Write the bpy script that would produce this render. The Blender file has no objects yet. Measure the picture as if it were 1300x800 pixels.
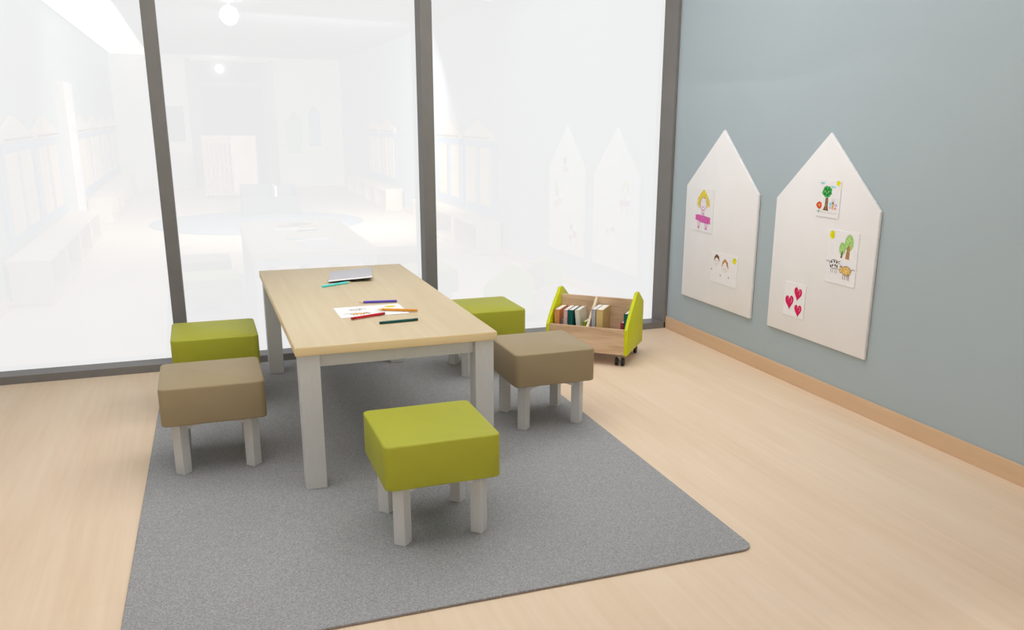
import bpy, bmesh, math, random
from mathutils import Vector, Matrix, Euler
random.seed(7)
SC = bpy.context.scene
COL = SC.collection
PI = math.pi

# ------------------------------------------------------------------ materials
def lin(c):
    def f(v):
        v /= 255.0
        return v / 12.92 if v <= 0.04045 else ((v + 0.055) / 1.055) ** 2.4
    return (f(c[0]), f(c[1]), f(c[2]), 1.0)

def mat(name, rgb, rough=0.6, spec=0.3, noise=None, bump=0.0, metallic=0.0, emit=0.0):
    """noise = (scale, amount, stretch xyz)"""
    m = bpy.data.materials.new(name); m.use_nodes = True
    nt = m.node_tree; N = nt.nodes; L = nt.links
    b = N['Principled BSDF']
    b.inputs['Roughness'].default_value = rough
    b.inputs['Specular IOR Level'].default_value = spec
    b.inputs['Metallic'].default_value = metallic
    b.inputs['Base Color'].default_value = lin(rgb)
    if emit:
        b.inputs['Emission Color'].default_value = lin(rgb)
        b.inputs['Emission Strength'].default_value = emit
    sc, amt, st = noise if noise else (12.0, 0.04, (1, 1, 1))
    tc = N.new('ShaderNodeTexCoord'); mp = N.new('ShaderNodeMapping')
    mp.inputs['Scale'].default_value = st
    no = N.new('ShaderNodeTexNoise'); no.inputs['Scale'].default_value = sc
    no.inputs['Detail'].default_value = 4
    L.new(tc.outputs['Object'], mp.inputs[0]); L.new(mp.outputs[0], no.inputs['Vector'])
    rp = N.new('ShaderNodeValToRGB')
    a = lin(tuple(max(0, c * (1 - amt)) for c in rgb)); d = lin(tuple(min(255, c * (1 + amt)) for c in rgb))
    rp.color_ramp.elements[0].color = a; rp.color_ramp.elements[0].position = 0.3
    rp.color_ramp.elements[1].color = d; rp.color_ramp.elements[1].position = 0.7
    L.new(no.outputs['Fac'], rp.inputs[0]); L.new(rp.outputs[0], b.inputs['Base Color'])
    if bump:
        bp = N.new('ShaderNodeBump'); bp.inputs['Strength'].default_value = bump
        bp.inputs['Distance'].default_value = 0.002
        L.new(no.outputs['Fac'], bp.inputs['Height']); L.new(bp.outputs[0], b.inputs['Normal'])
    return m

def wood(name, c1, c2, c3, along='y', scale=1.0, rough=0.45, planks=None, spec=0.3):
    """soft streaky wood grain running along one axis; planks = plank width for slight tone steps"""
    m = bpy.data.materials.new(name); m.use_nodes = True
    nt = m.node_tree; N = nt.nodes; L = nt.links
    b = N['Principled BSDF']; b.inputs['Roughness'].default_value = rough
    b.inputs['Specular IOR Level'].default_value = spec
    tc = N.new('ShaderNodeTexCoord')
    def nz(st, sc, det):
        mp = N.new('ShaderNodeMapping'); mp.inputs['Scale'].default_value = st
        L.new(tc.outputs['Object'], mp.inputs[0])
        n = N.new('ShaderNodeTexNoise'); n.inputs['Scale'].default_value = sc
        n.inputs['Detail'].default_value = det; n.inputs['Distortion'].default_value = 0.4
        L.new(mp.outputs[0], n.inputs['Vector']); return n
    k = {'x': 0, 'y': 1, 'z': 2}[along]
    s1 = [6.0, 6.0, 6.0]; s1[k] = 1.1
    s2 = [40.0, 40.0, 40.0]; s2[k] = 1.6
    n1 = nz(tuple(s1), 0.9 * scale, 5); n2 = nz(tuple(s2), 1.0 * scale, 3)
    mx = N.new('ShaderNodeMath'); mx.operation = 'MULTIPLY_ADD'
    L.new(n2.outputs['Fac'], mx.inputs[0]); mx.inputs[1].default_value = 0.42
    ml = N.new('ShaderNodeMath'); ml.operation = 'MULTIPLY'; ml.inputs[1].default_value = 0.6
    L.new(n1.outputs['Fac'], ml.inputs[0]); L.new(ml.outputs[0], mx.inputs[2])
    src = mx.outputs[0]
    if planks:
        br = N.new('ShaderNodeTexBrick'); br.inputs['Scale'].default_value = 1.0
        br.inputs['Mortar Size'].default_value = 0.0
        br.inputs['Brick Width'].default_value = planks * 7; br.inputs['Row Height'].default_value = planks
        br.inputs['Color1'].default_value = (0, 0, 0, 1); br.inputs['Color2'].default_value = (1, 1, 1, 1)
        mp = N.new('ShaderNodeMapping'); mp.inputs['Rotation'].default_value = (0, 0, PI / 2)
        L.new(tc.outputs['Object'], mp.inputs[0]); L.new(mp.outputs[0], br.inputs['Vector'])
        ad = N.new('ShaderNodeMath'); ad.operation = 'MULTIPLY_ADD'; ad.inputs[1].default_value = 0.05
        L.new(br.outputs['Color'], ad.inputs[0]); L.new(src, ad.inputs[2]); src = ad.outputs[0]
    rp = N.new('ShaderNodeValToRGB'); e = rp.color_ramp.elements
    e[0].position = 0.34; e[0].color = lin(c1); e[1].position = 0.70; e[1].color = lin(c3)
    q = e.new(0.52); q.color = lin(c2)
    L.new(src, rp.inputs[0]); L.new(rp.outputs[0], b.inputs['Base Color'])
    return m

M = {}
M['floor'] = wood('maple_floor', (226, 200, 172), (231, 207, 180), (236, 214, 189), 'y', 1.0, 0.5, 0.19)
M['baseboard'] = wood('beech_baseboard', (208, 174, 140), (214, 181, 147), (220, 188, 155), 'y', 1.2, 0.5)
M['table_top'] = wood('birch_table_top', (204, 185, 152), (210, 192, 160), (216, 200, 170), 'y', 1.0, 0.5)
M['edge'] = wood('birch_edge_band', (232, 206, 158), (236, 211, 164), (240, 217, 172), 'x', 1.0, 0.5)
M['oak'] = wood('oak_board', (190, 157, 124), (214, 183, 151), (230, 203, 173), 'x', 2.4, 0.55)
M['cream_wood'] = mat('cream_wood', (228, 208, 182), 0.6, noise=(30, .04, (1, 8, 1)))
M['rug'] = mat('grey_carpet', (156, 156, 157), 0.95, 0.1, noise=(210, .135, (1, 1, 1)), bump=0.5)
M['rug_edge'] = mat('carpet_edge', (150, 128, 110), 0.9, 0.1)
M['green'] = mat('green_leatherette', (170, 171, 52), 0.48, 0.25, noise=(5, .015, (1, 1, 1)))
M['taupe'] = mat('taupe_leatherette', (160, 142, 110), 0.48, 0.25, noise=(5, .015, (1, 1, 1)))
M['grey_paint'] = mat('light_grey_paint', (208, 207, 206), 0.5, 0.25, noise=(20, .007, (6, 6, 1)))
M['wall'] = mat('blue_grey_wall_paint', (169, 181, 186), 0.75, 0.15, noise=(1.2, .008, (1, 1, 1)))
M['frame'] = mat('dark_grey_frame', (121, 119, 117), 0.32, 0.5, noise=(8, .02, (1, 1, 1)))
M['upright'] = mat('dark_grey_upright', (122, 119, 116), 0.55, 0.2, noise=(8, .02, (1, 1, 1)))
M['white'] = mat('white_board', (234, 231, 230), 0.55, 0.25, noise=(6, .006, (1, 1, 1)))
M['paper'] = mat('drawing_paper', (236, 233, 234), 0.8, 0.1, noise=(40, .01, (1, 1, 1)))
M['paper_table'] = mat('white_paper', (240, 238, 238), 0.8, 0.1, noise=(40, .01, (1, 1, 1)))
M['paper_grey'] = mat('grey_paper', (196, 195, 199), 0.7, 0.15, noise=(30, .02, (1, 6, 1)))
M['paper_shade'] = mat('shaded_paper', (70, 55, 45), 0.8, 0.1)  # shadow beneath the curled front edge, put into the underside colour
M['lime'] = mat('lime_lacquer', (206, 212, 8), 0.45, 0.25, noise=(6, .01, (1, 1, 1)))
M['black'] = mat('black_rubber', (26, 25, 24), 0.5, 0.4)
M['steel'] = mat('caster_steel', (140, 138, 134), 0.35, 0.5, metallic=0.6)
M['ceil'] = mat('grey_ceiling', (135, 136, 140), 0.9, 0.05, noise=(1, .01, (1, 1, 1)))
M['plaster'] = mat('warm_white_plaster', (246, 241, 236), 0.9, 0.05, noise=(1, .01, (1, 1, 1)))
M['lamp'] = mat('lamp_diffuser', (255, 252, 246), 0.5, emit=20.0)
M['strip'] = mat('added_ceiling_glow', (255, 255, 255), 0.9, emit=1.2)
M['locker_wood'] = wood('pale_locker_wood', (226, 203, 172), (233, 213, 184), (240, 222, 196), 'z', 1.0, 0.55)
M['locker_blue'] = mat('pale_blue_locker', (140, 168, 200), 0.6)
M['pillar'] = mat('white_pillar', (236, 234, 234), 0.7)
M['door_grey'] = mat('dark_door', (128, 130, 134), 0.5)
M['rug_blue'] = mat('blue_grey_rug', (126, 142, 152), 0.95, noise=(150, .08, (1, 1, 1)))
M['charcoal'] = mat('charcoal_board', (92, 96, 104), 0.7)
def pen(n, c, r=0.4): M[n] = mat(n + '_colour', c, r, 0.3)
pen('teal', (96, 226, 220)); pen('purple', (98, 80, 192)); pen('orange', (222, 150, 40)); pen('red', (196, 22, 28)); pen('dkgreen', (8, 82, 74))
pen('red_dark', (158, 18, 24)); pen('green_dark', (6, 60, 56)); pen('bare_wood', (232, 200, 140))
pen('bk_orange', (222, 152, 98)); pen('bk_pink', (226, 184, 180)); pen('bk_teal', (12, 96, 92)); pen('bk_white', (226, 222, 206)); pen('bk_green', (150, 172, 20))
pen('bk_grey', (176, 176, 182)); pen('bk_tan', (214, 186, 124)); pen('bk_red', (176, 52, 72)); pen('bk_small', (150, 150, 158)); pen('pages', (244, 241, 236), 0.8)
# crayon colours
def cr(n, c): M[n] = mat('crayon_' + n, c, 0.85, 0.05, noise=(160, .18, (1, 1, 1)))
cr('c_yellow', (226, 200, 74)); cr('c_sun', (222, 212, 24)); cr('c_magenta', (206, 96, 168)); cr('c_pinkline', (206, 128, 178)); cr('c_green', (64, 164, 84)); cr('c_green_d', (38, 112, 56))
cr('c_lgreen', (164, 202, 122)); cr('c_brown', (122, 88, 66)); cr('c_lbrown', (174, 128, 84)); cr('c_red', (208, 68, 48)); cr('c_orange', (240, 168, 72)); cr('c_blue', (160, 208, 220)); cr('c_heart', (206, 40, 88))
cr('c_heart_l', (240, 150, 178)); cr('c_black', (64, 58, 56)); cr('c_tan', (222, 182, 112)); cr('c_hair', (192, 134, 86)); cr('c_dot', (170, 172, 130)); cr('c_lilac', (196, 186, 220)); cr('c_grey', (150, 146, 142)); cr('c_white', (240, 238, 236))

# glass: mostly clear, a fixed share mirrored, so the bright outside washes over the reflected room
gm = bpy.data.materials.new('reflective_glass'); gm.use_nodes = True
nt = gm.node_tree; nt.nodes.clear()
o_ = nt.nodes.new('ShaderNodeOutputMaterial'); mx_ = nt.nodes.new('ShaderNodeMixShader')
tr_ = nt.nodes.new('ShaderNodeBsdfTransparent'); gl_ = nt.nodes.new('ShaderNodeBsdfGlossy')
gl_.inputs['Roughness'].default_value = 0.0
ns_ = nt.nodes.new('ShaderNodeTexNoise'); ns_.inputs['Scale'].default_value = 0.6
mr_ = nt.nodes.new('ShaderNodeMapRange'); mr_.inputs['To Min'].default_value = 0.14; mr_.inputs['To Max'].default_value = 0.155
nt.links.new(ns_.outputs['Fac'], mr_.inputs['Value']); nt.links.new(mr_.outputs[0], mx_.inputs[0])
nt.links.new(tr_.outputs[0], mx_.inputs[1]); nt.links.new(gl_.outputs[0], mx_.inputs[2]); nt.links.new(mx_.outputs[0], o_.inputs[0])
M['glass'] = gm

# ------------------------------------------------------------------ mesh helpers
class MB:
    def __init__(s): s.bm = bmesh.new(); s.mats = []
    def mi(s, m):
        if m not in s.mats: s.mats.append(m)
        return s.mats.index(m)
    def box(s, x0, x1, y0, y1, z0, z1, m='white', bev=0.0, seg=2, mtx=None):
        t = bmesh.new()
        bmesh.ops.create_cube(t, size=1.0)
        for v in t.verts:
            v.co = Vector(((x0 + x1) / 2 + v.co.x * (x1 - x0), (y0 + y1) / 2 + v.co.y * (y1 - y0), (z0 + z1) / 2 + v.co.z * (z1 - z0)))
        if bev: bmesh.ops.bevel(t, geom=t.edges[:], offset=bev, segments=seg, profile=0.5, affect='EDGES')
        return s.add(t, m, mtx)
    def prism(s, pts, axis, a0, a1, m='white', bev=0.0, seg=2, mtx=None):
        """extrude a 2-D outline along an axis. axis x: pts=(y,z); y: (x,z); z: (x,y)"""
        t = bmesh.new()
        def P(p, a):
            return {'x': (a, p[0], p[1]), 'y': (p[0], a, p[1]), 'z': (p[0], p[1], a)}[axis]
        A = [t.verts.new(P(p, a0)) for p in pts]; B = [t.verts.new(P(p, a1)) for p in pts]
        n = len(pts)
        t.faces.new(A[::-1]); t.faces.new(B)
        for i in range(n): t.faces.new((A[i], A[(i + 1) % n], B[(i + 1) % n], B[i]))
        bmesh.ops.recalc_face_normals(t, faces=t.faces[:])
        if bev: bmesh.ops.bevel(t, geom=t.edges[:], offset=bev, segments=seg, profile=0.5, affect='EDGES')
        return s.add(t, m, mtx)
    def cyl(s, p0, p1, r0, r1=None, n=16, m='white'):
        r1 = r0 if r1 is None else r1
        p0 = Vector(p0); p1 = Vector(p1); d = p1 - p0
        t = bmesh.new()
        bmesh.ops.create_cone(t, cap_ends=True, segments=n, radius1=r0, radius2=max(r1, 1e-5), depth=d.length)
        q = d.to_track_quat('Z', 'Y').to_matrix().to_4x4(); q.translation = (p0 + p1) / 2
        bmesh.ops.transform(t, matrix=q, verts=t.verts[:])
        return s.add(t, m)
    def poly(s, pts, m):
        f = s.bm.faces.new([s.bm.verts.new(p) for p in pts]); f.material_index = s.mi(m)
    def add(s, t, m, mtx=None):
        if mtx is not None: bmesh.ops.transform(t, matrix=mtx, verts=t.verts[:])
        i = s.mi(m); mp = {}
        for v in t.verts: mp[v] = s.bm.verts.new(v.co)
        for f in t.faces:
            g = s.bm.faces.new([mp[v] for v in f.verts]); g.material_index = i
        t.free(); return s
    def build(s, name, parent=None, smooth=False, loc=None, kind=None):
        me = bpy.data.meshes.new(name); s.bm.normal_update(); s.bm.to_mesh(me); s.bm.free()
        for k in s.mats: me.materials.append(M[k])
        if smooth:
            for p in me.polygons: p.use_smooth = True
        o = bpy.data.objects.new(name, me); COL.objects.link(o)
        if loc: o.location = loc
        if parent is not None: o.parent = parent
        if kind: o['kind'] = kind
        return o

def tag(o, label, cat, group=None):
    o['label'] = label; o['category'] = cat
    if group: o['group'] = group
    return o
def thing(name, label, cat, loc=(0, 0, 0), rz=0.0, group=None):
    o = bpy.data.objects.new(name, None); COL.objects.link(o)
    o.empty_display_size = 0.1
    o.location = loc; o.rotation_euler = (0, 0, rz)
    return tag(o, label, cat, group)
def dup(root, loc, rz, label):
    r = root.copy(); COL.objects.link(r); r.location = loc; r.rotation_euler = (0, 0, rz); r['label'] = label
    for ch in list(root.children):
        c = ch.copy(); COL.objects.link(c); c.parent = r
        for g in list(ch.children):
            d = g.copy(); COL.objects.link(d); d.parent = c
    return r
def S(name, mb, **k): return mb.build(name, kind='structure', **k)
def autosmooth(o, ang=40):
    for p in o.data.polygons: p.use_smooth = True
    me = o.data
    bm = bmesh.new(); bm.from_mesh(me)
    for e in bm.edges:
        if len(e.link_faces) == 2 and e.calc_face_angle(0) > math.radians(ang): e.smooth = False
    bm.to_mesh(me); bm.free()

# ------------------------------------------------------------------ room shell
XL, YB, ZC = -4.51, -14.3, 2.66
G = 0.125                                  # glass plane, window frame front at y = 0
S('floor', MB().box(XL - .1, .1, YB - .1, .16, -.05, 0, 'floor'))
S('ceiling', MB().box(XL - .1, .1, YB - .1, .16, ZC, ZC + .05, 'ceil'))
S('wall_right', MB().box(0, .1, YB - .1, .16, 0, ZC, 'wall'))
S('wall_left', MB().box(XL - .1, XL, YB - .1, .16, 0, ZC, 'wall'))
S('wall_back', MB().box(XL, 0, YB - .1, YB, 0, ZC, 'plaster'))
S('baseboard_right', MB().box(-.012, 0, YB, -.002, 0, .0875, 'baseboard', .002))
S('baseboard_left', MB().box(XL, XL + .012, YB, -.002, 0, .0875, 'baseboard', .002))
S('glow_strip', MB().box(XL + .05, -3.78, YB + .05, -1.5, ZC - .03, ZC - .002, 'strip'))   # added glowing panel, makes the left side of the ceiling bright
# window frame
S('trim_2', MB().prism([(0, 0), (0, .0455), (G, .0475), (G, 0)], 'x', XL, 0, 'frame', .002))
def upright(name, xl, xr, skew=0.0):
    S(name, MB().prism([(xl, 0.0), (xr, 0.0), (xr - skew * 0, G), (xl - skew, G)], 'z', .03, ZC, 'upright', .003))
m1 = (-3.2787, -3.2057); m2 = (-1.7705, -1.6958)
upright('trim_3', *m1); upright('trim_4', *m2)
S('trim_5', MB().prism([(-.022, .0), (0, 0), (0, G), (-.056, G)], 'z', 0, ZC, 'upright', .002))
S('trim_6', MB().box(XL, XL + .05, 0, G, 0, ZC, 'frame', .003))
S('trim_7', MB().box(XL, 0, 0, G, ZC - .06, ZC, 'frame', .003))
for i, (a, b) in enumerate([(m2[1] - .01, -.045), (m1[1] - .01, m2[0] + .01), (XL + .04, m1[0] + .01)]):
    q = MB(); q.poly([(a, G - .004, .04), (b, G - .004, .04), (b, G - .004, ZC - .05), (a, G - .004, ZC - .05)], 'glass')
    S('window_%d' % (i + 1), q)

# ------------------------------------------------------------------ rug
def rounded_rect(x0, x1, y0, y1, r, n=8):
    P = []
    for cx, cy, a in ((x1 - r, y1 - r, 0), (x0 + r, y1 - r, 90), (x0 + r, y0 + r, 180), (x1 - r, y0 + r, 270)):
        for k in range(n + 1):
            t = math.radians(a + 90 * k / n); P.append((cx + r * math.cos(t), cy + r * math.sin(t)))
    return P
rw, rd = 2.0306, 3.02
rq = MB()
out = rounded_rect(-rw, 0, 0, rd, .055)
inn = [(max(-rw + .0025, min(-.0025, x)), max(.0025, min(rd - .0025, y))) for x, y in out]
rq.prism(out, 'z', 0.0, .0022, 'rug_edge')
rq.prism(inn, 'z', .0015, .008, 'rug')
ro = rq.build('rug'); ro.location = (-1.3702, -3.0633, 0.0005); ro.rotation_euler = (0, 0, -.0178)
tag(ro, 'large grey carpet rug with rounded corners under the low table and stools', 'rug')
RZ = .0086

# ------------------------------------------------------------------ table
TX0, TX1, TY0, TY1, TH = -2.791, -1.9799, -2.0387, -.2054, .60
tw, td = TX1 - TX0, TY1 - TY0
tb = thing('low_table', 'low rectangular children\'s table with pale birch top and grey legs on rug', 'table', ((TX0 + TX1) / 2, (TY0 + TY1) / 2, RZ), .0032)
h = TH - RZ
top = MB().box(-tw / 2, tw / 2, -td / 2, td / 2, h - .0355, h, 'table_top', .003, 2).build('tabletop', tb)
top.data.materials.append(M['edge'])
for p in top.data.polygons:
    if abs(p.normal.z) < .5: p.material_index = 1
autosmooth(top, 50)
lg = .080
for sx in (-1, 1):
    for sy in (-1, 1):
        x = sx * (tw / 2 - .012 - lg / 2); y = sy * (td / 2 - .012 - lg / 2)
        MB().box(x - lg / 2, x + lg / 2, y - lg / 2, y + lg / 2, 0, h - .0355, 'grey_paint', .003).build('leg', tb)
for sy in (-1, 1):
    y = sy * (td / 2 - .05)
    MB().box(-tw / 2 + .092, tw / 2 - .092, y - .011, y + .011, h - .092, h - .0355, 'grey_paint', .002).build('apron', tb)
for sx in (-1, 1):
    x = sx * (tw / 2 - .05)
    MB().box(x - .011, x + .011, -td / 2 + .092, td / 2 - .092, h - .092, h - .0355, 'grey_paint', .002).build('apron', tb)

# ------------------------------------------------------------------ stools
SW, SH, ST = .408, .395, .160
def seat_mesh(m):
    q = MB()
    # soft cushion block: rounded vertical corners and softened rims
    t = bmesh.new(); bmesh.ops.create_cube(t, size=1.0)
    for v in t.verts: v.co = Vector((v.co.x * SW, v.co.y * SW, SH - RZ - ST / 2 + v.co.z * ST))
    ve = [e for e in t.edges if abs(e.verts[0].co.z - e.verts[1].co.z) > .01]
    bmesh.ops.bevel(t, geom=ve, offset=.025, segments=6, profile=0.5, affect='EDGES')
    he = [e for e in t.edges if abs(e.verts[0].co.z - e.verts[1].co.z) < .001 and len(e.link_faces) == 2 and e.calc_face_angle(0) > 1.2]
    bmesh.ops.bevel(t, geom=he, offset=.0075, segments=3, profile=0.5, affect='EDGES')
    q.add(t, m); return q
def make_stool(name, m, label, group, loc):
    t = thing(name, label, 'stool', loc, 0, group)
    o = seat_mesh(m).build('seat', t); autosmooth(o, 60)
    zt = SH - RZ - ST + .002
    a = .139; s = .0325
    for sx in (-1, 1):
        for sy in (-1, 1):
            x, y = sx * a, sy * a
            MB().prism([(x + s, y), (x, y + s), (x - s, y), (x, y - s)], 'z', 0, zt, 'grey_paint', .003).build('leg', t)
    # shallow arched rails under the seat
    def arch():
        P = [(-a + .005, zt), (a - .005, zt), (a - .005, zt - .036)]
        for k in range(13):
            u = 1 - 2 * k / 12
            P.append((u * (a - .03), zt - .036 + .022 * (1 - abs(u) ** 3)))
        P.append((-a + .005, zt - .036)); return P
    for sg in (-1, 1):
        MB().prism(arch(), 'y', sg * a - .009, sg * a + .009, 'grey_paint').build('rail', t)
        MB().prism(arch(), 'x', sg * a - .009, sg * a + .009, 'grey_paint').build('rail', t)
    return t
CAM = Vector((-3.0763, -5.3182, 1.4449))
def sp(x, y):
    k = .982; return (CAM.x + (x - CAM.x) * k, CAM.y + (y - CAM.y) * k, RZ)
g0 = make_stool('padded_stool', 'green', 'green padded stool nearest the camera at the near end of the table', 'padded stools around the table', sp(-2.3643, -2.4069))
dup(g0, sp(-3.0623, -.6273), 0, 'green padded stool at the left of the table, behind the taupe one')
dup(g0, sp(-1.5552, -.4896), 0, 'green padded stool at the right of the table, half hidden behind the tabletop')
t0 = make_stool('padded_stool', 'taupe', 'taupe padded stool at the left side of the table', 'padded stools around the table', sp(-3.0935, -1.4621))
dup(t0, sp(-1.5499, -1.4446), 0, 'taupe padded stool at the right side of the table, in front of the book cart')

# ------------------------------------------------------------------ things on the table
def pencil(label, butt, tip, m, sharp=True, z=TH + .001, end=None, r=.0058):
    b = Vector((butt[0], butt[1], z + r)); e = Vector((tip[0], tip[1], z + r)); d = (e - b); Lh = d.length; d.normalize()
    o = thing('coloured_pencil' if sharp else 'felt_pen', label, 'pencil' if sharp else 'pen', (b.x, b.y, z), math.atan2(d.y, d.x), 'drawing pens and pencils on the table')
    if sharp:
        MB().cyl((0, 0, r), (Lh - .022, 0, r), r, n=6, m=m).build('body', o)
        MB().cyl((Lh - .022, 0, r), (Lh - .006, 0, r), r * .95, r * .3, 12, 'bare_wood').build('wooden_point', o)
        MB().cyl((Lh - .006, 0, r), (Lh, 0, r), r * .3, r * .05, 8, m).build('lead', o)
    else:
        MB().cyl((.012, 0, r), (Lh - .02, 0, r), r, n=16, m=m).build('body', o)
        MB().cyl((0, 0, r), (.012, 0, r), r * .9, r, 16, end).build('end_plug', o)
        MB().cyl((Lh - .02, 0, r), (Lh, 0, r), r * 1.05, r * .95, 16, end).build('cap', o)
    return o
pencil('turquoise sharpened pencil lying just in front of the grey sheet', (-2.526, -.841), (-2.364, -.752), 'teal')
pencil('purple sharpened pencil lying behind the white drawing', (-2.242, -1.325), (-2.418, -1.297), 'purple')
pencil('orange sharpened pencil lying across the right edge of the white drawing', (-2.201, -1.57), (-2.366, -1.488), 'orange', z=TH + .003)
pencil('red pen lying along the front edge of the white drawing', (-2.352, -1.580), (-2.509, -1.64), 'red', False, end='red_dark', z=TH + .0025)
pencil('dark green pen lying nearest the front of the table', (-2.409, -1.753), (-2.240, -1.738), 'dkgreen', False, end='green_dark')

# ------------------------------------------------------------------ drawing toolkit (flat marks lying on a sheet)
class Sheet:
    def __init__(s, W, H, paper='paper', th=.0035):
        s.q = MB(); s.W = W; s.H = H; s.th = th; s.k = 0
        s.q.box(0, W, 0, H, 0, th, paper)
    def z(s): s.k += 1; return s.th + .00018 + .00003 * s.k
    def P(s, u, v, z): return (u * s.W, v * s.H, z)
    def fill(s, pts, m):
        z = s.z(); s.q.poly([s.P(u, v, z) for u, v in pts], m)
    def blob(s, u, v, ru, rv, m, n=20, wob=.08):
        s.fill([(u + ru * math.cos(2 * PI * k / n) * (1 + wob * math.sin(5 * k + u * 40)), v + rv * math.sin(2 * PI * k / n) * (1 + wob * math.cos(3 * k))) for k in range(n)], m)
    def line(s, pts, m, w=.003):
        z = s.z(); pp = [Vector((u * s.W, v * s.H)) for u, v in pts]
        L_, R_ = [], []
        for i, p in enumerate(pp):
            a = pp[max(i - 1, 0)]; b = pp[min(i + 1, len(pp) - 1)]; d = (b - a)
            if d.length < 1e-7: d = Vector((1, 0))
            d.normalize(); n = Vector((-d.y, d.x)) * w / 2
            L_.append(p + n); R_.append(p - n)
        for i in range(len(pp) - 1):
            s.q.poly([(R_[i].x, R_[i].y, z), (R_[i + 1].x, R_[i + 1].y, z), (L_[i + 1].x, L_[i + 1].y, z), (L_[i].x, L_[i].y, z)], m)
    def ring(s, u, v, ru, rv, m, w=.003, a0=0, a1=360, n=20):
        s.line([(u + ru * math.cos(math.radians(a0 + (a1 - a0) * k / n)), v + rv * math.sin(math.radians(a0 + (a1 - a0) * k / n))) for k in range(n + 1)], m, w)
    def scrib(s, u0, u1, v0, v1, m, n=8, w=.003):
        s.line([(u0 + (u1 - u0) * k / n, (v0 if k % 2 else v1) + .02 * math.sin(k * 2.1)) for k in range(n + 1)], m, w)
    def cow(s, u, v, k, body, spots=True, flip=1):
        s.blob(u, v, .15 * k, .085 * k, body); s.ring(u, v, .15 * k, .085 * k, 'c_black' if spots else 'c_brown', .0026)
        for q in (-.09, -.03, .05, .1): s.line([(u + q * k, v - .07 * k), (u + q * k * 1.03, v - .17 * k)], 'c_grey' if spots else 'c_brown', .0035)
        hu = u + flip * .17 * k
        s.blob(hu, v + (-.03 if spots else .0) * k, .055 * k, .06 * k, body); s.ring(hu, v + (-.03 if spots else 0) * k, .055 * k, .06 * k, 'c_black' if spots else 'c_brown', .002)
        s.line([(hu - .04 * k, v + .06 * k), (hu + .03 * k, v + .075 * k)], 'c_brown', .004)
        s.line([(u - flip * .14 * k, v + .02 * k), (u - flip * .22 * k, v + .05 * k), (u - flip * .27 * k, v + .03 * k)], 'c_black', .003)
        if spots:
            for a, b in ((-.09, .03), (0, .05), (.08, .04), (-.05, -.03), (.04, -.02), (.1, -.03), (-.11, -.05)):
                s.blob(u + a * k, v + b * k, .025 * k, .022 * k, 'c_black', 8)
    def heart(s, u, v, k, rot=0.0):
        def hp(sc):
            P = []
            for i in range(28):
                t = 2 * PI * i / 28
                x = 16 * math.sin(t) ** 3 / 17; y = (13 * math.cos(t) - 5 * math.cos(2 * t) - 2 * math.cos(3 * t) - math.cos(4 * t)) / 17
                xr = x * math.cos(rot) - y * math.sin(rot); yr = x * math.sin(rot) + y * math.cos(rot)
                P.append((u + xr * sc * k, v + yr * sc * k * 1.2))
            return P
        z = s.z()
        pts = [s.P(a, b, z) for a, b in hp(1.0)]
        c = s.P(u, v - .02, z)
        for i in range(28): s.q.poly([c, pts[(i + 1) % 28], pts[i]], 'c_heart')
        s.line([(u + .35 * k, v + .55 * k), (u + .5 * k, v + .2 * k), (u + .3 * k, v - .15 * k)], 'c_heart_l', .004)
        s.line([(u - .3 * k, v + .5 * k), (u - .1 * k, v + .2 * k)], 'c_heart_l', .003)
        s.scrib(u - .5 * k, u + .4 * k, v - .1 * k, v + .35 * k, 'c_heart', 6, .002)
    def build(s, name, label, cat, group):
        o = s.q.build(name); return tag(o, label, cat, group)

BX = -.019
def on_wall(o, y0, z0, tilt=0.0):
    # sheet u -> -y, v -> +z, normal -> -x
    m = Matrix(((0, 0, -1, BX - .0004), (-1, 0, 0, y0), (0, 1, 0, z0), (0, 0, 0, 1)))
    o.matrix_world = m @ Matrix.Rotation(tilt, 4, 'Z')
# house boards
def house(label, ya, yb):
    ym = (ya + yb) / 2
    o = MB().prism([(ya, .2905), (ya, 1.0375), (ym, 1.4024), (yb, 1.0375), (yb, .2905)], 'x', BX, -.001, 'white', .0045, 3).build('house_shaped_board')
    autosmooth(o, 50)
    return tag(o, label, 'pinboard', 'white house-shaped pinboards on the wall')
house('white house-shaped pinboard nearer the window, holding two drawings', -.2155, -1.0306)
house('white house-shaped pinboard farther from the window, holding three drawings', -1.205, -2.0255)
GD = 'children\'s drawings pinned on the boards'
# girl
s = Sheet(.235, .278)
s.fill([(.20, .60), (.24, .78), (.36, .90), (.50, .98), (.62, .90), (.76, .76), (.82, .60), (.68, .64), (.64, .76), (.50, .80), (.38, .76), (.34, .62)], 'c_yellow')
for k in range(7): s.line([(.22 + .02 * k, .80 - .02 * k), (.17 + .03 * k, .58 - .01 * k)], 'c_yellow', .004)
for k in range(6): s.line([(.66 + .02 * k, .76), (.70 + .03 * k, .56 + .01 * k)], 'c_yellow', .004)
s.ring(.50, .645, .16, .145, 'c_pinkline', .005)
s.blob(.45, .70, .02, .015, 'c_lilac', 8); s.blob(.56, .70, .02, .015, 'c_lilac', 8); s.ring(.5, .62, .07, .06, 'c_pinkline', .004, 200, 340, 8)
s.line([(.45, .50), (.44, .30)], 'c_pinkline', .006); s.line([(.55, .50), (.56, .30)], 'c_pinkline', .006); s.line([(.45, .42), (.55, .40)], 'c_pinkline', .005)
s.fill([(.13, .36), (.30, .385), (.60, .36), (.88, .34), (.90, .20), (.62, .20), (.36, .22), (.12, .26)], 'c_magenta')
s.scrib(.12, .9, .20, .36, 'c_heart_l', 12, .004); s.line([(.14, .37), (.5, .37), (.88, .34)], 'c_pinkline', .005)
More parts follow.
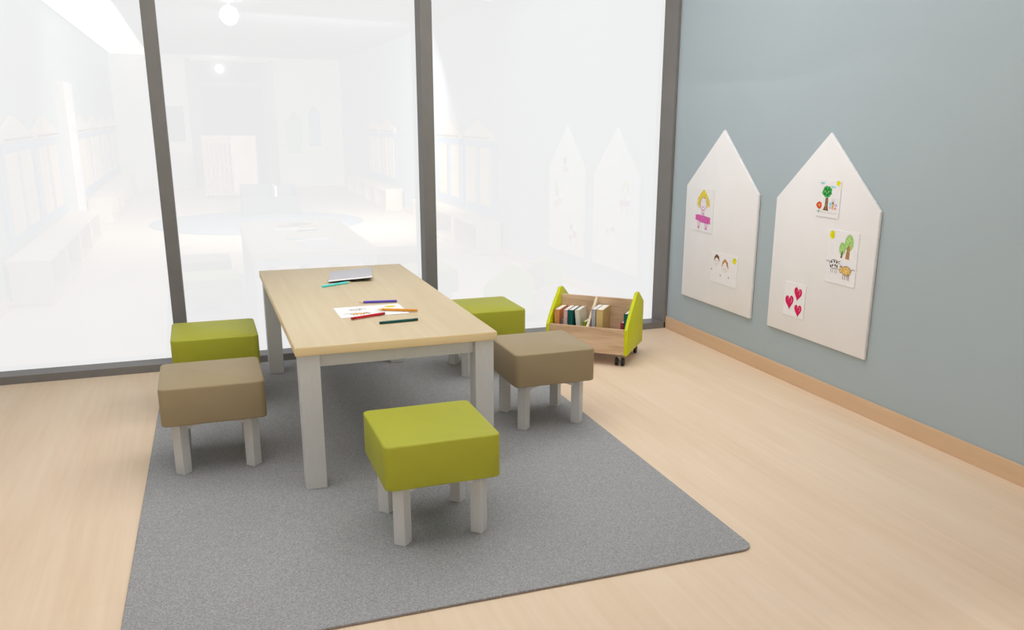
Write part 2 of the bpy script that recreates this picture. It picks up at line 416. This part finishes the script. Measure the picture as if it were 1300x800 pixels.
for u in (.30, .68):
    s.line([(u - .04, .22), (u - .02, .08)], 'c_magenta', .005); s.line([(u + .06, .22), (u + .04, .07)], 'c_magenta', .005); s.blob(u + .01, .08, .05, .03, 'c_pinkline', 10)
on_wall(s.build('drawing_sheet', 'child\'s drawing of a yellow-haired girl in a pink skirt, on the board nearer the window', 'drawing', GD), -.325, .753)
# two children
s = Sheet(.298, .195)
s.ring(.22, .70, .085, .13, 'c_tan', .0022); s.fill([(.11, .70), (.13, .86), (.21, .95), (.30, .88), (.335, .70), (.29, .78), (.21, .84), (.15, .78)], 'c_brown')
s.ring(.22, .69, .05, .06, 'c_blue', .002, 200, 340, 8); s.blob(.19, .72, .011, .016, 'c_grey', 8); s.blob(.25, .72, .011, .016, 'c_grey', 8)
s.ring(.55, .60, .10, .16, 'c_tan', .0022); s.fill([(.42, .56), (.44, .74), (.54, .86), (.64, .76), (.69, .54), (.63, .62), (.55, .78), (.47, .66)], 'c_hair')
s.ring(.55, .58, .05, .06, 'c_grey', .0025, 200, 340, 8); s.blob(.51, .63, .011, .016, 'c_grey', 8); s.blob(.59, .63, .011, .016, 'c_grey', 8)
s.blob(.885, .86, .065, .095, 'c_sun')
s.blob(.04, .42, .018, .035, 'c_grey', 8); s.blob(.39, .28, .024, .04, 'c_dot', 8); s.blob(.70, .28, .022, .03, 'c_dot', 8)
on_wall(s.build('drawing_sheet', 'child\'s drawing of two brown-haired faces and a sun, low on its board', 'drawing', GD), -.574, .447)
# tree
s = Sheet(.18, .193)
s.fill([(.30, .18), (.37, .30), (.38, .52), (.50, .52), (.50, .30), (.54, .17)], 'c_brown'); s.line([(.44, .5), (.42, .2)], 'c_lbrown', .006)
s.blob(.43, .68, .21, .155, 'c_green', 22, .12); 
for a, b in ((.34, .62), (.5, .74), (.46, .6), (.36, .74), (.54, .65), (.43, .69)): s.blob(a, b, .04, .03, 'c_green_d', 8)
for a, b in ((.4, .64), (.48, .68), (.34, .69)): s.blob(a, b, .025, .02, 'c_lgreen', 8)
s.blob(.88, .93, .08, .065, 'c_sun'); s.blob(.21, .90, .11, .03, 'c_blue', 14, .15); s.blob(.68, .82, .11, .03, 'c_blue', 14, .15)
s.line([(.13, .26), (.13, .10)], 'c_green', .004); s.blob(.13, .30, .12, .095, 'c_red', 16, .14); s.blob(.13, .30, .05, .04, 'c_orange'); s.blob(.1, .14, .04, .02, 'c_lgreen', 8)
s.blob(.72, .32, .035, .11, 'c_orange', 12); s.blob(.72, .40, .035, .03, 'c_brown', 10); s.line([(.70, .42), (.66, .52)], 'c_grey', .002); s.line([(.74, .42), (.79, .52)], 'c_grey', .002)
s.blob(.61, .37, .075, .05, 'c_blue', 12); s.blob(.84, .35, .07, .045, 'c_lilac', 12); s.blob(.62, .27, .06, .035, 'c_lilac', 12); s.blob(.83, .26, .05, .03, 'c_heart_l', 12)
s.line([(.02, .14), (.5, .12), (.98, .13)], 'c_grey', .0012)
on_wall(s.build('drawing_sheet', 'child\'s drawing of a green tree, red flower and butterfly, topmost on its board', 'drawing', GD), -1.558, .971)
# cows
s = Sheet(.228, .276)
s.blob(.13, .90, .085, .08, 'c_sun')
s.blob(.71, .80, .135, .15, 'c_lgreen', 22, .06); s.fill([(.62, .50), (.66, .72), (.70, .77), (.75, .72), (.75, .49)], 'c_lbrown'); s.ring(.71, .80, .135, .15, 'c_dot', .002)
s.blob(.505, .675, .10, .115, 'c_lgreen', 20, .06); s.fill([(.46, .50), (.49, .62), (.53, .62), (.52, .50)], 'c_brown'); s.ring(.505, .675, .10, .115, 'c_green', .0018)
s.cow(.28, .36, 1.0, 'c_white', True, 1); s.cow(.70, .28, 1.0, 'c_tan', False, -1)
on_wall(s.build('drawing_sheet', 'child\'s drawing of two cows, two trees and a yellow sun, middle of its board', 'drawing', GD), -1.678, .639)
# hearts
s = Sheet(.182, .190)
s.heart(.28, .42, .215, .12); s.heart(.66, .72, .20, -.12); s.heart(.72, .235, .185, .05)
on_wall(s.build('drawing_sheet', 'child\'s drawing of three pink hearts, low on the board farther from the window', 'drawing', GD), -1.352, .393)
# drawing on the table
s = Sheet(.305, .222, 'paper_table', .001)
s.cow(.28, .30, .75, 'c_tan', False, 1)
s.ring(.30, .66, .08, .08, 'c_black', .0028, 20, 330); s.line([(.18, .68), (.24, .72), (.30, .64), (.36, .76), (.44, .70)], 'c_grey', .003); s.ring(.40, .66, .05, .07, 'c_black', .0025, 0, 200)
s.line([(.1, .30), (.2, .34)], 'c_grey', .002); s.line([(.38, .34), (.47, .24)], 'c_black', .003)
s.blob(.83, .78, .085, .07, 'c_sun', 14, .12)
for k in range(3): s.line([(.56, .5 - .09 * k), (.70, .53 - .09 * k)], 'c_dot', .002)
o = s.build('drawing_sheet', 'white sheet with a child\'s animal sketch and yellow sun lying on the table', 'drawing', None)
o.location = (-2.545, -1.588, TH + .0008); o.rotation_euler = (0, 0, .012)
# curled grey booklet sheet at the far end
def curled():
    q = MB(); n, m_ = 14, 10
    FL, FR, BR, BL = Vector((-2.480, -.728, .609)), Vector((-2.247, -.735, .617)), Vector((-2.168, -.285, .6022)), Vector((-2.417, -.372, .6022))
    O = Vector((-2.33, -.53, TH))
    rows = []
    for i in range(n + 1):
        v = i / n; row = []
        for k in range(m_ + 1):
            a = k / m_
            p = (FL * (1 - a) + FR * a) * (1 - v) + (BL * (1 - a) + BR * a) * v
            z = .6014 + ((FL.z * (1 - a) + FR.z * a) - .6014) * (1 - v) ** 1.7 + .0025 * math.sin(PI * a) * (1 - v) ** 2 + .006 * a ** 4 * (1 - v)
            row.append(Vector((p.x, p.y, z)) - O)
        rows.append(row)
    dz = Vector((0, 0, .0010))
    for i in range(n):
        for k in range(m_):
            q.poly([rows[i][k], rows[i][k + 1], rows[i + 1][k + 1], rows[i + 1][k]], 'paper_grey' if i > 1 else 'paper_table')
            q.poly([rows[i][k] - dz, rows[i + 1][k] - dz, rows[i + 1][k + 1] - dz, rows[i][k + 1] - dz], 'paper_shade')
    for k in range(m_): q.poly([rows[0][k] - dz, rows[0][k + 1] - dz, rows[0][k + 1], rows[0][k]], 'paper_table')
    for i in range(n): q.poly([rows[i][m_] - dz, rows[i + 1][m_] - dz, rows[i + 1][m_], rows[i][m_]], 'paper_grey')
    o = q.build('curled_paper'); b_ = bmesh.new(); b_.from_mesh(o.data); bmesh.ops.remove_doubles(b_, verts=b_.verts[:], dist=1e-5); b_.to_mesh(o.data); b_.free()
    o.location = O
    autosmooth(o, 40); return o
o = curled()
tag(o, 'grey sheet with a curled-up front edge at the far end of the table', 'paper')

# ------------------------------------------------------------------ book cart
CYAW = -.713; CO = Vector((-.757, -.852, 0)); WC, DC, ZB = .518, .416, .072
cart = thing('book_cart', 'small rolling book cart with lime green sides and oak boards in the corner', 'book cart', (CO.x, CO.y, 0), CYAW)
def side(x0, x1):
    P = [(.0, .006), (.006, 0), (DC - .006, 0), (DC, .006), (DC, .262), (DC - .004, .270), (.284, .345), (.276, .350), (.226, .350), (.217, .345)]
    for k in range(9):   # gently bowed front edge
        u = k / 8; P.append((.205 * (1 - u) + .004 * u * 0 - .012 * math.sin(PI * u), .330 * (1 - u) + .165 * u))
    P[-1] = (0, .160)
    return MB().prism([(d, z + ZB) for d, z in P], 'x', x0, x1, 'lime', .0025, 2)
TT = .020
for a in (-TT, -WC):
    autosmooth(side(a, a + TT).build('side_panel', cart), 40)
MB().box(-WC + TT, -TT, .003, .019, ZB + .004, ZB + .162, 'oak', .0015).build('front_board', cart)
MB().box(-WC + TT, -TT, DC - .019, DC - .003, ZB + .004, ZB + .162, 'oak', .0015).build('rear_board', cart)
MB().box(-WC + TT, -TT, .232, .248, ZB + .02, ZB + .307, 'oak', .0015).build('middle_board', cart)
MB().box(-WC + TT, -TT, .019, DC - .019, ZB + .004, ZB + .020, 'oak', .001).build('bottom_board', cart)
MB().prism([(.019, ZB + .02), (.232, ZB + .02), (.232, ZB + .306), (.222, ZB + .306), (.019, ZB + .160)], 'x', -WC / 2 - .008, -WC / 2 + .008, 'cream_wood', .001).build('divider', cart)
for x in (-.052, -WC + .052):
    for y in (.045, DC - .045):
        c = MB().box(x - .012, x + .012, y - .016, y + .016, .048, ZB + .003, 'steel', .003).build('caster', cart)
        for sg in (-1, 1):
            w = MB().cyl((x + sg * .012, y, .025), (x + sg * .027, y, .025), .025, n=24, m='black'); w.build('wheel', c)
        MB().cyl((x - .012, y, .025), (x + .012, y, .025), .007, n=12, m='steel').build('axle', c)
# books standing in the front tray (local x = along the cart, y = depth, z = up)
cm = Matrix.Translation(CO) @ Matrix.Rotation(CYAW, 4, 'Z')
def book(label, x0, x1, d0, d1, zt, m, lean=0.0, lab2=None):
    zb = ZB + .0212
    t = thing('book', label, 'book', (0, 0, 0), 0, 'books standing in the cart')
    w, d, hh = x1 - x0, d1 - d0, zt - zb
    t.matrix_world = cm @ Matrix.Translation((x0 + w / 2, d0, zb + abs(math.sin(lean)) * w / 2)) @ Matrix.Rotation(lean, 4, 'Y')
    c = .0025
    q = MB(); q.box(-w / 2, -w / 2 + c, 0, d, 0, hh, m); q.box(w / 2 - c, w / 2, 0, d, 0, hh, m); q.box(-w / 2, w / 2, 0, c, 0, hh, m)
    q.build('cover', t)
    MB().box(-w / 2 + c, w / 2 - c, c, d - .003, .003, hh - .0025, 'pages').build('page_block', t)
    return t
book('orange book at the left end of the cart tray', -.488, -.452, .070, .228, .312, 'bk_orange')
book('tiny grey book between the orange and pink books', -.448, -.433, .085, .175, .247, 'bk_small')
book('pale pink book beside the teal book in the cart', -.429, -.402, .072, .228, .313, 'bk_pink')
book('teal book between the pink and cream books', -.400, -.366, .072, .228, .314, 'bk_teal')
book('cream book leaning left against the teal book', -.334, -.304, .075, .226, .316, 'bk_white', -.105)
book('small bright green book beside the cream divider', -.298, -.279, .066, .16, .250, 'bk_green', 0)
book('grey book just right of the divider in the cart', -.245, -.217, .060, .228, .334, 'bk_grey')
book('thick tan book beside the grey book in the cart', -.215, -.172, .060, .228, .334, 'bk_tan')
book('small red book beside the dark green book in the cart', -.066, -.047, .085, .19, .258, 'bk_red')
book('dark green book at the right end of the cart tray', -.045, -.0215, .080, .225, .316, 'bk_teal')

# ------------------------------------------------------------------ rest of the room (seen as reflections in the glass)
def gable_panel(name, wall, y, wdt, label, grp):
    x0, x1 = (XL + .001, XL + .04) if wall == 'l' else (-.04, -.001)
    t = thing(name, label, 'coat rack', ((x0 + x1) / 2, y, 0), 0, grp)
    xa = -.02 if wall == 'l' else .02
    lo, hi = min(-.019, .019), .019
    hw = wdt / 2
    MB().box(lo if wall == 'l' else 0, 0 if wall == 'l' else hi, -hw * 1.1, hw * 1.1, .42, 1.2, 'locker_blue').build('backing', t)
    for sg in (-1, 1): MB().box(lo, hi, min(sg * .09, sg * hw * .86), max(sg * .09, sg * hw * .86), .50, 1.14, 'locker_wood').build('back_panel', t)
    q = MB(); P = [(-hw, 1.22), (-hw, 1.30)]
    P += [(-hw * .5, 1.36), (0, 1.44), (hw * .5, 1.36), (hw, 1.30), (hw, 1.22)]
    q.prism(P, 'x', lo, hi, 'locker_wood'); q.build('gable_shelf', t)
    MB().box(lo, hi, -hw, hw, 1.14, 1.215, 'locker_blue').build('hook_rail', t)
    for k in range(6):
        yy = -hw * .8 + hw * 1.6 * k / 5; s_ = 1 if wall == 'l' else -1
        MB().cyl((s_ * .018, yy, 1.245), (s_ * .055, yy, 1.25), .010, n=8, m='black').build('coat_hook', t)
    return t
LG = 'gabled coat racks along the walls'
pn = ['first gabled coat rack on the left wall, nearest the window', 'second gabled coat rack on the left wall, before the white pillar', 'third gabled coat rack on the left wall, just past the pillar', 'fourth gabled coat rack on the left wall', 'fifth gabled coat rack on the left wall', 'last gabled coat rack on the left wall, near the back']
for lab, y in zip(pn, (-3.1, -4.75, -8.1, -9.7, -11.35, -13.1)):
    gable_panel('coat_rack', 'l', y, 1.42, lab, LG)
for lab, y in zip(('first gabled coat rack on the right wall past the pinboards', 'second gabled coat rack on the right wall', 'third gabled coat rack on the right wall', 'last gabled coat rack on the right wall'), (-4.2, -5.45, -9.3, -10.55)):
    gable_panel('coat_rack', 'r', y, 1.08, lab, LG)
def bench(wall, y0, y1, label, n):
    d = .30; hgt = .36
    x = XL + .001 + d / 2 if wall == 'l' else -d / 2 - .013
    if wall == 'l': x += .012
    t = thing('cubby_bench', label, 'bench', (x, (y0 + y1) / 2, 0), 0, 'cubby benches along the walls')
    Lh = (y1 - y0) / 2; s_ = 1 if wall == 'l' else -1
    MB().box(-d / 2, d / 2, -Lh, Lh, hgt - .03, hgt, 'locker_wood', .003).build('bench_top', t)
    MB().box(-d / 2, d / 2, -Lh, Lh, .02, .05, 'locker_wood').build('bottom_board', t)
    b0, b1 = sorted((-s_ * d / 2, -s_ * (d / 2 - .015)))
    MB().box(b0, b1, -Lh, Lh, .05, hgt - .03, 'charcoal').build('back_board', t)  # dark colour paints the shade inside the cubby openings
    for k in range(n + 1):
        y = -Lh + 2 * Lh * k / n; w = .06
        ya, yb = max(-Lh, y - w), min(Lh, y + w)
        MB().box(-d / 2 + .016, d / 2 - .001, ya, yb, .05, hgt - .03, 'locker_wood').build('divider', t)
    MB().box(-d / 2 + .02, d / 2 - .02, -Lh + .02, Lh - .02, 0, .02, 'locker_wood').build('plinth', t)
bench('l', -6.0, -2.0, 'long cubby bench on the left wall before the white pillar', 4)
bench('l', -13.5, -7.7, 'long cubby bench on the left wall beyond the white pillar', 5)
bench('r', -6.4, -3.4, 'cubby bench on the right wall nearer the pinboards', 3)
bench('r', -12.1, -8.3, 'cubby bench at the far end of the right wall', 4)
S('trim_8', MB().box(XL, XL + .10, -6.85, -6.05, 0, 1.82, 'pillar'))
# back door with transom
S('door_1', MB().box(-3.0, -1.5, YB, YB + .05, 0, 2.55, 'door_grey').box(-2.85, -1.65, YB + .05, YB + .06, .05, 2.05, 'charcoal').box(-2.85, -1.65, YB + .05, YB + .06, 2.15, 2.48, 'charcoal'))
S('trim_9', MB().box(-3.10, -3.0, YB, YB + .07, 0, 2.6, 'frame').box(-1.5, -1.4, YB, YB + .07, 0, 2.6, 'frame'))
def globe(r, c):
    t = bmesh.new(); bmesh.ops.create_uvsphere(t, u_segments=32, v_segments=16, radius=r); bmesh.ops.translate(t, vec=c, verts=t.verts[:])
    return MB().add(t, 'lamp')
t = thing('ceiling_lamp', 'round white globe lamp hanging from the ceiling', 'lamp', (-2.60, -4.91, ZC))
MB().cyl((0, 0, -.012), (0, 0, 0), .06, n=24, m='pillar').cyl((0, 0, -.06), (0, 0, -.012), .012, n=12, m='pillar').build('lamp_stem', t)
globe(.10, (0, 0, -.155)).build('globe_shade', t, smooth=True)
t = thing('lamp_reflection', 'small glowing globe standing in for a lamp reflected in the door transom', 'lamp', (-2.45, YB + .062, 2.40))  # added globe imitates a ceiling lamp mirrored in the transom glass
MB().cyl((0, 0, 0), (0, .02, 0), .05, n=24, m='pillar').build('reflection_rim', t)
globe(.085, (0, .09, 0)).build('globe_shade', t, smooth=True)
# poster and slim coloured panels on the back wall
tag(MB().box(-3.55, -3.22, YB + .001, YB + .03, .95, 1.65, 'charcoal').build('framed_poster'), 'dark framed poster beside the back door', 'poster')
tag(MB().prism([(-.72, .85), (-.72, 1.55), (-.6, 1.72), (-.48, 1.55), (-.48, .85)], 'y', YB + .001, YB + .03, 'locker_blue').build('coat'), 'blue garment hanging on the back wall', 'coat')
tag(MB().prism([(-1.18, .7), (-1.22, 1.35), (-1.02, 1.6), (-.86, 1.35), (-.9, .7)], 'y', YB + .001, YB + .03, 'c_lgreen').build('wall_panel'), 'slim pale green decoration on the back wall', 'wall decoration')
# tall slatted shelf
sh = thing('slatted_shelf', 'tall wooden shelf unit with vertical slats in front of the back door', 'shelf', (-2.45, -11.5, 0))
MB().box(-.5, -.02, -.2, -.17, .08, 1.12, 'locker_wood').box(-.02, .42, -.2, .2, .08, 1.12, 'locker_wood').build('cabinet_body', sh)
for k in range(6):
    x = -.47 + .075 * k; MB().box(x, x + .035, .17, .2, .1, 1.0, 'oak').build('slat', sh)
MB().box(-.5, -.02, -.17, .2, .08, .12, 'locker_wood').build('shelf_board', sh)
MB().box(-.5, -.02, -.17, .2, 1.0, 1.04, 'locker_wood').build('shelf_board', sh)
MB().box(-.5, -.02, -.17, .17, .56, .59, 'locker_wood').build('shelf_board', sh)
for x in (-.45, .38):
    for y in (-.15, .15): MB().cyl((x - .015, y, .04), (x + .015, y, .04), .04, n=16, m='black').build('wheel', sh)
# open box on the round rug
rr = MB(); rr.cyl((0, 0, 0), (0, 0, .008), 1.45, n=64, m='rug_blue'); o = rr.build('round_rug'); o.location = (-2.3, -7.4, .0005)
tag(o, 'round blue-grey rug behind the table area', 'rug')
bx = thing('storage_box', 'dark open box with a white divider standing behind the round rug', 'box', (-2.05, -8.6, .0095))
MB().box(-.42, .42, -.32, -.28, 0, .42, 'charcoal').build('back_board', bx); MB().box(-.42, .42, .28, .32, 0, .27, 'charcoal').build('front_board', bx)
for sx in (-1, 1):
    MB().prism([(-.28, 0), (.28, 0), (.28, .27), (-.28, .42)], 'x', sx * .40 - .02, sx * .40 + .02, 'charcoal').build('side_panel', bx)
MB().box(.06, .09, -.28, .28, .02, .42, 'pillar').build('divider', bx); MB().box(-.38, .38, -.28, .28, 0, .02, 'charcoal').build('bottom_board', bx)

# ------------------------------------------------------------------ light
w = bpy.data.worlds.new('World'); SC.world = w; w.use_nodes = True
bg = w.node_tree.nodes['Background']; bg.inputs[0].default_value = (1.0, 1.0, 1.0, 1); bg.inputs[1].default_value = .96
# bright haze low over the horizon, dimmer overcast higher up
wn = w.node_tree.nodes; wl = w.node_tree.links
wt = wn.new('ShaderNodeTexCoord'); ws = wn.new('ShaderNodeSeparateXYZ'); wr = wn.new('ShaderNodeMapRange')
wr.interpolation_type = 'SMOOTHSTEP'
wr.inputs['From Min'].default_value = .17; wr.inputs['From Max'].default_value = .36
wr.inputs['To Min'].default_value = .965; wr.inputs['To Max'].default_value = .30
wl.new(wt.outputs['Generated'], ws.inputs[0]); wl.new(ws.outputs['Z'], wr.inputs['Value']); wl.new(wr.outputs[0], bg.inputs[1])
def area(name, loc, rot, sx, sy, P, col=(1, 1, 1)):
    l = bpy.data.lights.new(name, 'AREA'); l.shape = 'RECTANGLE'; l.size = sx; l.size_y = sy; l.energy = P; l.color = col
    o = bpy.data.objects.new(name, l); COL.objects.link(o); o.location = loc; o.rotation_euler = rot; return o
area('ceiling_area_light', (-2.25, -1.75, 2.61), (0, 0, 0), 4.2, 3.1, 67, (1, .99, .975))
area('corner_fill_light', (-.95, -.75, 2.61), (0, 0, 0), 1.5, 1.1, 15, (1, .99, .975))  # added fill, lifts the floor near the window corner
area('room_fill_light', (-1.5, -5.6, 2.2), (math.radians(-46), 0, math.radians(-8)), 2.2, .5, 220, (1, .985, .96))  # added unseen fill, faces backwards to brighten the rear of the room

# ------------------------------------------------------------------ camera
cd = bpy.data.cameras.new('Camera'); cam = bpy.data.objects.new('Camera', cd); COL.objects.link(cam); SC.camera = cam
yaw, pitch, roll = -.3825, .2652, .0114
f = Vector((-math.sin(yaw) * math.cos(pitch), math.cos(yaw) * math.cos(pitch), -math.sin(pitch)))
r = Vector((math.cos(yaw), math.sin(yaw), 0)); u = r.cross(f)
r2 = r * math.cos(roll) + u * math.sin(roll); u2 = -r * math.sin(roll) + u * math.cos(roll)
cam.matrix_world = Matrix(((r2.x, u2.x, -f.x, CAM.x), (r2.y, u2.y, -f.y, CAM.y), (r2.z, u2.z, -f.z, CAM.z), (0, 0, 0, 1)))
cd.sensor_fit = 'HORIZONTAL'; cd.sensor_width = 36.0; cd.lens = 1090.08 * 36.0 / 1300.0
cd.shift_x = (650 - 693.7755) / 1300.0; cd.shift_y = (449.2723 - 400) / 1300.0
cd.clip_start = .05; cd.clip_end = 100

SC.view_settings.view_transform = 'Standard'; SC.view_settings.look = 'None'; SC.view_settings.exposure = 0.0; SC.view_settings.gamma = 1.0
SC.cycles.max_bounces = 10; SC.cycles.diffuse_bounces = 5; SC.cycles.sample_clamp_indirect = 6.0
